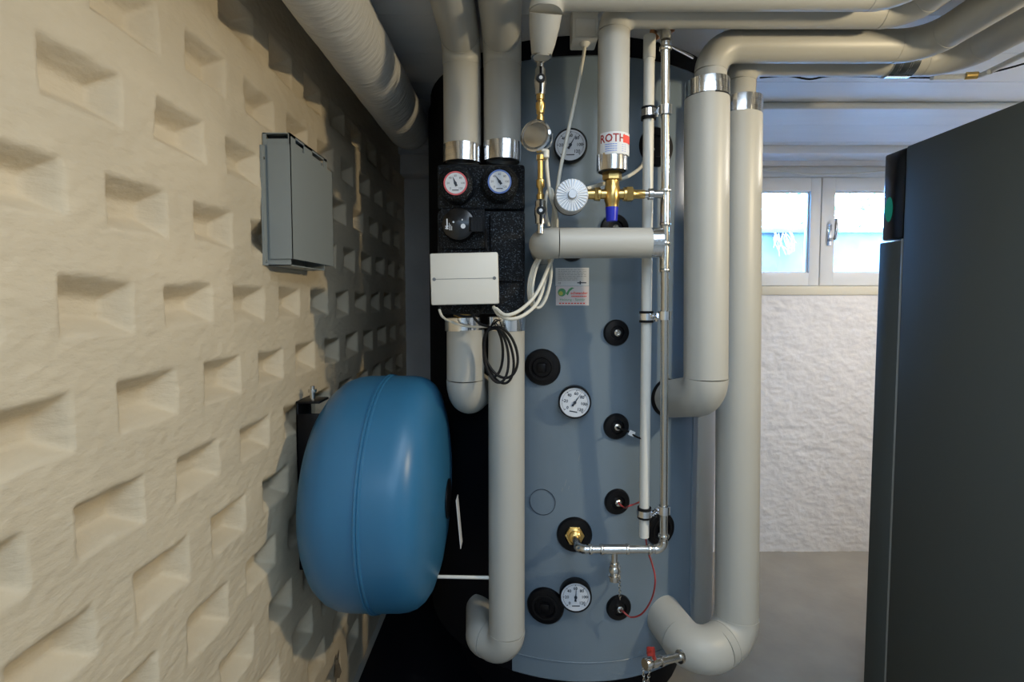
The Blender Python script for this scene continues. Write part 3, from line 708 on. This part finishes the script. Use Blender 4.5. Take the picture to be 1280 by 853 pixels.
# filter column on the left ------------------------------------------
YF = 1.15; s = px2m(1,YF); fx = P(676,100,YF)
fc = thing('filling_valve', 'column of small brass and chrome valves with a round chrome pressure regulator', 'valve', P(675,283,YF))
def at(v, u=675.5): return P(u, v, YF)
def col_lathe(v0, v1, prof, m, name, u=675.5, n=20):
    a, b = at(v0,u), at(v1,u); L = (b-a).length
    return mesh_obj(name, lathe([(r*s, t_*L) for r, t_ in prof], a, b-a, n), m, fc)
col_lathe(68,85, [(0,0),(3,0),(3,.4),(4.5,.4),(4.5,1),(0,1)], 'chrome', 'nipple')
def ballvalve(v0, v1):
    o = col_lathe(v0, v1, [(0,0),(5,0),(6.4,.05),(6.4,.25),(7.5,.4),(7.5,.6),(6.4,.78),(6.4,1),(0,1)], 'chrome', 'ball_valve')
    m = at((v0+v1)/2)+Vector((0,-7*s,0))
    mesh_obj('lever', box(m+Vector((-1.6*s,-.006,-16*s)), m+Vector((1.6*s,-.001,14*s)), .001), 'black', o)
    mesh_obj('lever_hub', lathe(disc_prof(5.2*s,0,.008,.001), m, (0,-1,0), 20), 'black', o)
    mesh_obj('screw', lathe(disc_prof(2.2*s,.008,.009,.0003), m, (0,-1,0), 12), 'dial', o)
ballvalve(85, 119)
col_lathe(119,152, [(0,0),(5,0),(5,.18),(3.6,.2),(3.6,.25),(5.8,.3),(5.8,.5),(5,.55),(5,.7),(3.6,.75),(3.6,.8),(4.6,.82),(4.6,1),(0,1)], 'brass', 'connector')
rp = P(672,172,1.14); ax = Vector((-.42,-1,.03)).normalized()
reg = mesh_obj('regulator', lathe([(0,-.035),(.018,-.034),(.027,-.024),(.033,-.008),(.0345,.006),(.0345,.014),(.031,.017),(.029,.012),(0,.012)], rp, ax, 40), 'chrome_blue', fc)
mesh_obj('regulator_dial', lathe([(0,.012),(.029,.012),(.026,.0165),(.018,.0175),(0,.0175)], rp, ax, 32), 'chrome', reg)
mesh_obj('cable_gland', lathe([(0,0),(.008,0),(.008,.016),(.005,.018),(0,.018)], P(682,188,1.15), (0,0,-1), 12), 'white_plastic', reg)
col_lathe(194,254, [(0,0),(4.8,0),(4.8,.1),(3.4,.12),(3.4,.5),(5,.52),(5,.66),(3.2,.7),(3.2,.8),(4.6,.82),(4.6,1),(0,1)], 'brass', 'brass_tube')
ballvalve(250, 280)
col_lathe(279,292, [(0,0),(4,0),(4,1),(0,1)], 'chrome', 'nipple')

# plug box and its white cables --------------------------------------
sb = thing('ceiling_socket', 'white square socket box on the ceiling with a plug hanging below', 'socket', P(731,52,1.25))
a, b = P(715,15,1.25), P(747,51,1.25)
mesh_obj('housing', box((a.x,1.24,b.z), (b.x,1.30,CEIL), .004), 'white_plastic', sb)
mesh_obj('front_plate', box((a.x+.006,1.236,b.z+.004), (b.x-.006,1.2405,b.z+.045), .003), 'white_plastic', sb)
cb = thing('power_cable', 'white cable falling from the ceiling plug down to a loose coil beside the pump group', 'cable', P(690,320,1.2))
mesh_obj('plug', lathe([(0,0),(.014,0),(.014,.006),(.012,.012),(.006,.018),(0,.018)], P(731,50,1.262), (0,0,-1), 16), 'white_plastic', cb)
pts = [P(731,58,1.262),P(729,72,1.25),P(721,115,1.22),P(708,175,1.2),P(700,215,1.2),P(695,250,1.2),P(692,285,1.21),P(689,320,1.22),P(682,350,1.22),P(672,378,1.19),P(655,394,1.16),P(638,399,1.15),P(624,394,1.165),P(617,384,1.19)]
mesh_obj('cord', tube(smooth_path(pts,6), .0042, 10), 'white_cable', cb)
pts = [P(683,196,1.16),P(684,215,1.16),P(688,245,1.17),P(694,262,1.19),P(696,285,1.2),P(692,318,1.2),P(684,338,1.2),P(670,368,1.18),P(650,388,1.16),P(632,394,1.15),P(620,386,1.17)]
tag(mesh_obj('regulator_cable', tube(smooth_path(pts,6), .0042, 10), 'white_cable'), 'white cable leaving the round chrome regulator downwards', 'cable')
pts = []
for k in range(40):
    a = 2*PI*k/13.5; cxx = 678-k*.10; pts.append(P(cxx+ (12+ .1*k)*math.cos(a)*.85+ 7*math.sin(a)*-.75*1.0, 352+33*math.sin(a), 1.20+.006*math.cos(a*1.0)+k*.0005))
tag(mesh_obj('cable_loops', tube(smooth_path(pts,4), .0036, 8), 'white_cable'), 'bundled loops of white cable hanging right of the pump group', 'cable')
pts = [P(686,283,1.2),P(682,262,1.2),P(684,240,1.21),P(690,238,1.21),P(692,262,1.21),P(690,284,1.21),P(690,310,1.215)]
tag(mesh_obj('cable_bend', tube(smooth_path(pts,6), .0036, 8), 'white_cable'), 'short white cable bend sticking up above the horizontal lagged pipe', 'cable')

# ================================================================ PUMP GROUP
pg = thing('pump_group', 'black foam-cased heating pump group with two small dials in front of the tank', 'pump', P(600,395,1.26))
YG = 1.255
def gp(u, v, Y=YG): return P(u, v, Y)
a, b, c2, d2 = gp(546,205), gp(656,262), gp(546,263), gp(656,393)
mesh_obj('foam_upper', box((a.x,YG,b.z), (b.x,1.365,a.z), .008), 'epp', pg)
lo = mesh_obj('foam_lower', box((c2.x,YG,d2.z), (d2.x,1.365,c2.z), .008), 'epp', pg)
mesh_obj('foam_panel', box((gp(612,0).x,YG-.012,gp(0,352).z), (gp(654,0).x,YG+.002,gp(0,268).z), .004), 'epp', pg)
mesh_obj('foam_panel', box((gp(549,0).x,YG-.010,gp(0,312).z), (gp(606,0).x,YG+.002,gp(0,262).z), .004), 'epp', pg)
def small_gauge(u, v, ring, ang, lab):
    c = gp(u, v, 1.225); s = px2m(1,1.225)
    bz = mesh_obj('bezel', lathe([(0,.035),(24*s,.035),(23*s,.012),(19*s,.0),(16*s,-.003),(15.5*s,.002),(0,.002)], c, (0,1,0), 40), 'epp', pg)
    o = mesh_obj('dial', lathe([(0,.002),(14.6*s,.002),(14.6*s,-.004),(13*s,-.004),(12.8*s,-.002),(0,-.002)], c, (0,1,0), 40), M['pinkring'] if ring else M['bluering'], bz); o['label'] = lab
    return c, s, bz
for u, v, ring, ang, lab in ((569.5,229.5,True,-22,'small dial with a red rim'), (624.5,227.5,False,-35,'small dial with a blue rim')):
    c, s, bz = small_gauge(u, v, ring, ang, lab)
    mesh_obj('dial_face', lathe([(0,-.0035),(12.7*s,-.0035),(12.7*s,-.0015),(0,-.0015)], c, (0,1,0), 32), 'dial', bz)
    bm = bmesh.new()
    m_ = Matrix.Translation(c+Vector((0,-.0038,0))) @ Matrix.Rotation(PI/2,4,'X')
    for k in range(7):
        a_ = math.radians(225-45*k); merge(bm, text_bm(str(k*20), 3.6*s), m_ @ Matrix.Translation((math.cos(a_)*9*s, math.sin(a_)*9*s, 0)))
    rr = m_ @ Matrix.Rotation(math.radians(-ang),4,'Z')
    nb = [bm.verts.new(rr @ Vector(q)) for q in ((-1.2*s,0,.0008),(0,9.5*s,.0008),(1.2*s,0,.0008),(1.6*s,-4*s,.0008),(-1.6*s,-4*s,.0008))]; bm.faces.new(nb)
    add_lathe(bm, disc_prof(1.8*s,0,.001), c+Vector((0,-.0038,0)), (0,-1,0), 12)
    add_box(bm, c+Vector((-4*s,-.0042,-9*s)), c+Vector((4*s,-.0038,-8*s)))
    mesh_obj('scale_print', bm, 'ink', bz, smooth=False)
c = gp(573,280,1.215); s = px2m(1,1.215)
ph = mesh_obj('pump_head', lathe([(0,.045),(21*s,.045),(21*s,.008),(19.5*s,.0),(17*s,-.002),(0,-.002)], c, (0,1,0), 48), 'glossblack', pg)
bm = bmesh.new()
add_lathe(bm, disc_prof(3.0*s,.002,.0032), c+Vector((6*s,0,-3*s)), (0,-1,0), 16); add_lathe(bm, disc_prof(1.2*s,.002,.003), c+Vector((-6*s,0,2*s)), (0,-1,0), 10); add_lathe(bm, disc_prof(.9*s,.002,.003), c+Vector((5*s,0,5*s)), (0,-1,0), 10)
add_box(bm, c+Vector((-14.6*s,-.003,-7*s)), c+Vector((-13.2*s,-.0022,6*s)))
for sg in (1,-1):
    m_ = Matrix.Translation(c+Vector((-16.3*s+.004,-.0026,-4.5*s))) @ Matrix.Rotation(sg*PI/4,4,'Y'); add_box(bm, (-2.6*s-.0,-.0002,-.5*s), (2.6*s,.0002,.5*s), 0, m_)
for k in range(3): add_box(bm, c+Vector((-11.5*s+k*1.6*s,-.003,-8*s)), c+Vector((-10.9*s+k*1.6*s,-.0022,(1-k*2)*s)))
mesh_obj('face_marks', bm, 'dial', ph, smooth=False)
mesh_obj('connector', box(P(588,273,1.21)+Vector((0,0,0)), P(604,288,1.21)+Vector((0,.035,0)), .003), 'black', pg)
bm = bmesh.new()
for k in range(4): add_box(bm, P(589+k*4,272,1.208), P(591+k*4,289,1.208)+Vector((0,.01,0)), .0005)
mesh_obj('connector_ribs', bm, 'black', pg, smooth=False)
mesh_obj('lead', tube(smooth_path([P(604,281,1.22),P(608,290,1.225),P(607,305,1.235),P(612,318,1.235)],5), .0035, 8), 'rubber', pg)
# fittings beneath
for u in (579, 633):
    f_ = mesh_obj('union', lathe([(0,0),(9*s,0),(9*s,.012),(13*s,.014),(13*s,.03),(0,.03)], P(u,402,1.31), (0,0,1), 24), 'brass', pg)
mesh_obj('lower_body', lathe([(0,0),(21*s,.004),(24*s,.02),(24*s,.05),(0,.05)], P(585,394,1.31), (0,0,1), 32), 'epp', pg)
# junction box
jb = thing('junction_box', 'white rectangular junction box with two screws on the pump group', 'junction box', P(581,381,1.19))
a, b = P(537.5,316,1.175), P(623,381,1.175)
tilt = Matrix.Translation((a+b)/2) @ Matrix.Rotation(math.radians(-1.2),4,'Y') @ Matrix.Translation(-(a+b)/2)
mesh_obj('cover', box((a.x,1.175,b.z), (b.x,1.205,a.z), .004, tilt), 'white_plastic', jb)
mesh_obj('case', box((a.x+.002,1.2055,b.z+.002), (b.x-.002,1.243,a.z-.002), .003, tilt), 'white_plastic', jb)
mz = (a.z+b.z)/2
mesh_obj('cover_groove', box((a.x+.012,1.1744,mz-.0006), (b.x-.012,1.1756,mz+.0006), 0, tilt), 'grey_ink', jb, smooth=False)
for x in (a.x+.009, b.x-.009):
    mesh_obj('screw', lathe([(0,.0015),(.004,.0015),(.004,-.0006),(.0015,-.0006),(.0015,.0004),(0,.0004)], tilt @ Vector((x,1.1745,mz)), (0,1,0), 12), 'grey_ink', jb)
# white lead and black coiled cable
pts = [P(549,387,1.19),P(553,396,1.2),P(563,402,1.24),P(578,407,1.25),P(595,409,1.24),P(612,408,1.23),P(622,404,1.22)]
tag(mesh_obj('white_lead', tube(smooth_path(pts,6), .0030, 8), 'white_cable'), 'thin white lead looping under the junction box to the cable tie', 'cable')
pts = [P(556,381,1.22),P(566,391,1.22),P(582,396,1.23),P(598,393,1.23),P(606,382,1.23)]
tag(mesh_obj('black_lead', tube(smooth_path(pts,6), .0032, 8), 'rubber'), 'black lead drooping just below the junction box', 'cable')
pts = [P(588,383,1.22),P(592,396,1.22),P(600,405,1.215),P(612,409,1.2)]
loops = [(15,35,-.12),(20,33,-.30),(12,31,-.02),(17,36,-.22)]
for i, (a_, b_, tl) in enumerate(loops):
    for k in range(1, 16):
        t_ = PI/2+2*PI*k/16; ex, ey = a_*math.cos(t_), b_-b_*math.sin(t_)
        pts.append(P(616+ex*math.cos(tl)-ey*math.sin(tl), 409+ex*math.sin(tl)+ey*math.cos(tl), 1.20+.006*i+.004*math.cos(t_*2)))
cc = thing('coiled_cable', 'black cable coiled into hanging loops before the two lower lagged pipes', 'cable', P(625,480,1.2))
mesh_obj('cord', tube(smooth_path(pts,4), .0033, 8), 'rubber', cc)
bm = bmesh.new()
for k in range(6): add_tube(bm, smooth_path([P(613,409,1.2),P(616+k*1.4,404-k%3*2,1.19),P(618+k*2,400+k%2*12,1.195)],3), .0012, 5)
mesh_obj('cable_tie', bm, 'rubber', cc)

# sensor wires on the tank -----------------------------------------
def wire(name, lab, pts, r=.0022, m='redwire'): return tag(mesh_obj(name, tube(smooth_path(pts,6), r, 8), m), lab, 'wire')
p1 = T(771,627)[0]; n1 = T(771,627)[1]
wire('sensor_wire', 'short red sensor wire from the rosette to the white plastic pipe', [p1+n1*.012, p1+n1*.03+Vector((.01,0,-.006)), P(786,633,1.27), P(797,629,1.30), P(806,624,1.30)])
p2, n2 = T(773,759)
wire('sensor_wire', 'long red sensor wire looping from the lowest rosette up behind the horizontal pipe', [P(807,672,1.275),P(810,690,1.285),P(815,705,1.28),P(819,725,1.24),P(815,748,1.26),P(803,767,1.28),P(789,772,1.30),P(779,765,1.31), p2+n2*.012])
p3, n3 = T(770,533)
wire('sensor_wire', 'black sensor wire with a paper tag at the tank rosette', [p3+n3*.012, p3+n3*.03, P(784,539,1.29), P(795,546,1.27), P(803,549,1.255)], .0025, 'rubber')
m_ = Matrix.Translation(P(790,542,1.275)) @ Matrix.Rotation(math.radians(25),4,'Y')
tag(mesh_obj('wire_tag', box((-.008,-.0006,-.007),(.007,.0006,.006),0,m_), 'paper', smooth=False), 'small white paper tag hanging on the black sensor wire', 'tag')

# lower right drain cock --------------------------------------------
Yd = 1.13
dc = thing('drain_cock', 'bright drain cock with a red lever and chain on the lower right pipe bend', 'valve', P(810,835,Yd))
a, b = P(806,831,Yd-.0), P(852,821,1.18); L = (b-a).length
mesh_obj('cock_body', lathe([(0,0),(.012,0),(.013,.002),(.013,.011),(.008,.013),(.008,.018),(.0115,.02),(.0115,.033),(.009,.035),(.009,.045),(.012,.046),(.012,.052),(.009,.054),(.009,L-.008),(.015,L-.007),(.015,L-.001),(0,L)], a, b-a, 20), 'chrome', dc)
o = mesh_obj('lever', tube(smooth_path([P(818,824,Yd), P(815,815,Yd-.005), P(811,812,Yd-.01)],4), [.0045]*8+[.006], 8), 'valve_red', dc); o['label'] = 'red lever'
mesh_obj('lever_plate', box(P(810,812,Yd-.01), P(818,820,Yd-.01)+Vector((0,.006,0)), .0015), 'valve_red', dc)
chain(dc, P(804,836,Yd-.01), P(806,866,Yd-.01), 0, 9); chain(dc, P(812,838,Yd-.01), P(808,866,Yd-.01), 0, 9)

# ================================================================ EXPANSION VESSEL
VC = P(465, 609, 1.30); vy, vzz = 1.30, VC.z
ev = thing('expansion_vessel', 'large round blue expansion vessel mounted on the left wall', 'vessel', (LX+.1, vy, vzz))
xs = -.325
shell_back = [(0,-.500),(.10,-.498),(.18,-.488),(.225,-.472),(.256,-.451),(.274,-.428),(.283,-.405),(.286,-.38),(.2865,xs-.007)]
shell_front = [(.2865,xs+.007),(.2863,-.27),(.284,-.25),(.278,-.234),(.266,-.219),(.248,-.207),(.21,-.195),(.15,-.184),(.08,-.178),(0,-.176)]
mesh_obj('rear_shell', lathe(shell_back, (0,vy,vzz), (1,0,0), 96), 'vessel', ev)
mesh_obj('front_shell', lathe(shell_front, (0,vy,vzz), (1,0,0), 96), 'vessel', ev)
mesh_obj('seam', lathe([(.285,xs-.008),(.2905,xs-.0055),(.2905,xs-.0012),(.2878,xs),(.2895,xs+.002),(.2895,xs+.005),(.285,xs+.008)], (0,vy,vzz), (1,0,0), 96), 'vessel', ev)
# sunken nameplate disc and lifting tab on the front
bm = lathe([(0,-.174),(.05,-.1755),(.05,-.173),(0,-.172)], (0,vy,vzz-.03), (1,0,0), 40)
mesh_obj('valve_cover', bm, 'black', ev)
mesh_obj('paper_tag', box((-.156,vy-.02,P(556,694,1.25).z), (-.1545,vy+.02,P(556,632,1.25).z), 0, Matrix.Translation((-.155,vy,vzz)) @ Matrix.Rotation(math.radians(-5),4,'Y') @ Matrix.Translation((.155,-vy,-vzz))), 'paper', ev, smooth=False)
# mounting bracket
yb = 1.23
bm = bmesh.new(); 
zk0, zk1 = PX(372,735,LX+.03).z, PX(378,505,LX+.03).z
add_box(bm, (LX+.002, yb-.02, zk0), (LX+.008, yb+.06, zk1), .002)
add_box(bm, (LX+.002, yb-.02, zk0), (LX+.06, yb-.014, zk1-.03), .002)
add_box(bm, (LX+.002, yb-.02, zk1-.006), (LX+.06, yb+.04, zk1), .002)
mesh_obj('wall_bracket', bm, 'black', ev)
zt2 = PX(383,482,LX+.03)
mesh_obj('bracket_bolt', lathe([(0,0),(.006,0),(.006,.018),(.010,.019),(.010,.026),(.005,.027),(.005,.034),(0,.034)], Vector((LX+.035,yb,zk1)), (0,0,1), 10), 'chrome', ev)
bo = Vector((xs+.004, vy-.06, vzz-.2905))
mesh_obj('bottom_nipple', lathe([(0,0),(.010,0),(.010,.01),(.007,.012),(.009,.016),(.006,.026),(0,.026)], Vector((xs,vy-.03,vzz-.284)), (0,0,-1), 14), 'brass', ev)
tag(mesh_obj('connecting_tube', tube([P(530,721,1.30), P(612,722.5,1.30)], .0045, 12), 'white_plastic'), 'thin pale tube between the blue vessel and the long lagged pipe', 'pipe')

# ================================================================ ELECTRIC BOX ON LEFT WALL
eb = thing('electric_box', 'grey sheet-metal electrical box with slipped cover on the left wall', 'electrical box', (LX, 1.2, P(370,325,1.1).z))
xf = -.468
A = PX(363,180,xf); Bq = PX(363,323,xf); Cq = PX(415,205,xf); Dq = PX(416,330,xf)
y0, y1 = A.y, Cq.y; z1, z0 = A.z, Bq.z
th = .0015
bm = bmesh.new()
add_box(bm, (xf-th, y0, z0), (xf, y1, z1)); add_box(bm, (LX+.012, y0, z0), (xf, y0+th, z1)); add_box(bm, (LX+.012, y1-th, z0), (xf, y1, z1)); 
mesh_obj('cover', bm, 'boxgrey', eb, smooth=False)
bm = bmesh.new()
add_box(bm, (LX+.001, y0-.010, z0-.014), (LX+.006, y1-.03, z1-.004)); add_box(bm, (LX+.001, y0+.004, z0-.014), (xf-.006, y0+.006, z1+.012)); add_box(bm, (LX+.001, y1-.05, z0-.014), (xf-.006, y1-.048, z1+.012)); add_box(bm, (LX+.001, y0+.004, z0-.014), (xf-.006, y1-.048, z0-.012))
add_box(bm, (xf-.010, y0+.01, z1-.01), (xf-.006, y1-.06, z1+.012))
zc = z1+.024
add_box(bm, (LX+.001, y0+.003, zc-.002), (xf-.002, y1-.03, zc)); add_box(bm, (LX+.001, y0+.003, z1-.01), (LX+.008, y0+.006, zc)); add_box(bm, (xf-.006, y0+.003, z1-.01), (xf-.002, y0+.006, zc))
add_box(bm, (xf-.004, y0+.003, z1-.01), (xf-.002, y0+.03, zc)); add_box(bm, (xf-.004, y0+.075, z1-.01), (xf-.002, y0+.12, zc)); add_box(bm, (xf-.004, y1-.05, z1-.01), (xf-.002, y1-.03, zc)); add_box(bm, (xf-.004, y0+.003, zc-.006), (xf-.002, y1-.03, zc))
mesh_obj('back_case', bm, 'boxgrey', eb, smooth=False)
mesh_obj('terminal_block', box((LX+.008,y0+.012,z0+.02), (xf-.014,y1-.06,z1+.018)), 'rubber', eb, smooth=False)  # black block paints in the dark inside of the open case
bm = bmesh.new(); add_box(bm, (LX+.02, y0+.09, z1-.012), (xf-.004, y0+.15, z1+.004), .002); mesh_obj('terminal', bm, 'white_plastic', eb)
for zz in (z1-.03, z0-.006):
    mesh_obj('screw', lathe(disc_prof(.003,0,.0015), (LX+.006, y0-.005, zz), (1,0,0), 10), 'chrome', eb)

# ================================================================ CABINET
CXp = P(1128,300,1.45).x
ct = P(1130,183,1.45).z
cb = thing('boiler_cabinet', 'tall dark grey heating appliance cabinet on the right', 'cabinet', (CXp+.35,1.2,0))
mesh_obj('body', box((CXp,.82,.02), (CXp+.66,1.45,ct), .006), 'cabinet', cb)
Yd1 = PX(1099,310,CXp).y; Yd2 = PX(1105.5,200,CXp).y
zs = P(1110,303,Yd1).z
mesh_obj('edge_strip', box((CXp+.001,1.4505,.03), (CXp+.65,1.456,zs), .001), 'cabinet_edge', cb)
mesh_obj('front_door', box((CXp+.0,1.4565,.03), (CXp+.66,Yd1,zs-.003), .004), 'cabinet', cb)
cp_ = mesh_obj('control_panel', box((CXp+.0005,1.4505,zs+.002), (CXp+.66,Yd2,ct-.002), .006), 'glossblack', cb); cp_['label'] = 'glossy black control panel section'
q0, q1 = P(1106,282,1.5), P(1118,240,1.5)
qc = PX(1111,262,CXp)
bm = lathe([(0,-.002),(.015,-.002),(.015,.0003),(0,.0006)], (0,0,0), (-1,0,0), 28)
bmesh.ops.transform(bm, matrix=Matrix.Translation((CXp+.0004,qc.y,qc.z)) @ Matrix.Diagonal((1,1,2.4,1)), verts=bm.verts)
mesh_obj('display_light', bm, 'led', cp_)['label'] = 'green glowing display light'  # reflection on the black panel, painted as a glowing ellipse
mesh_obj('plinth', box((CXp+.02,.84,0), (CXp+.64,1.44,.021)), 'rubber', cb)
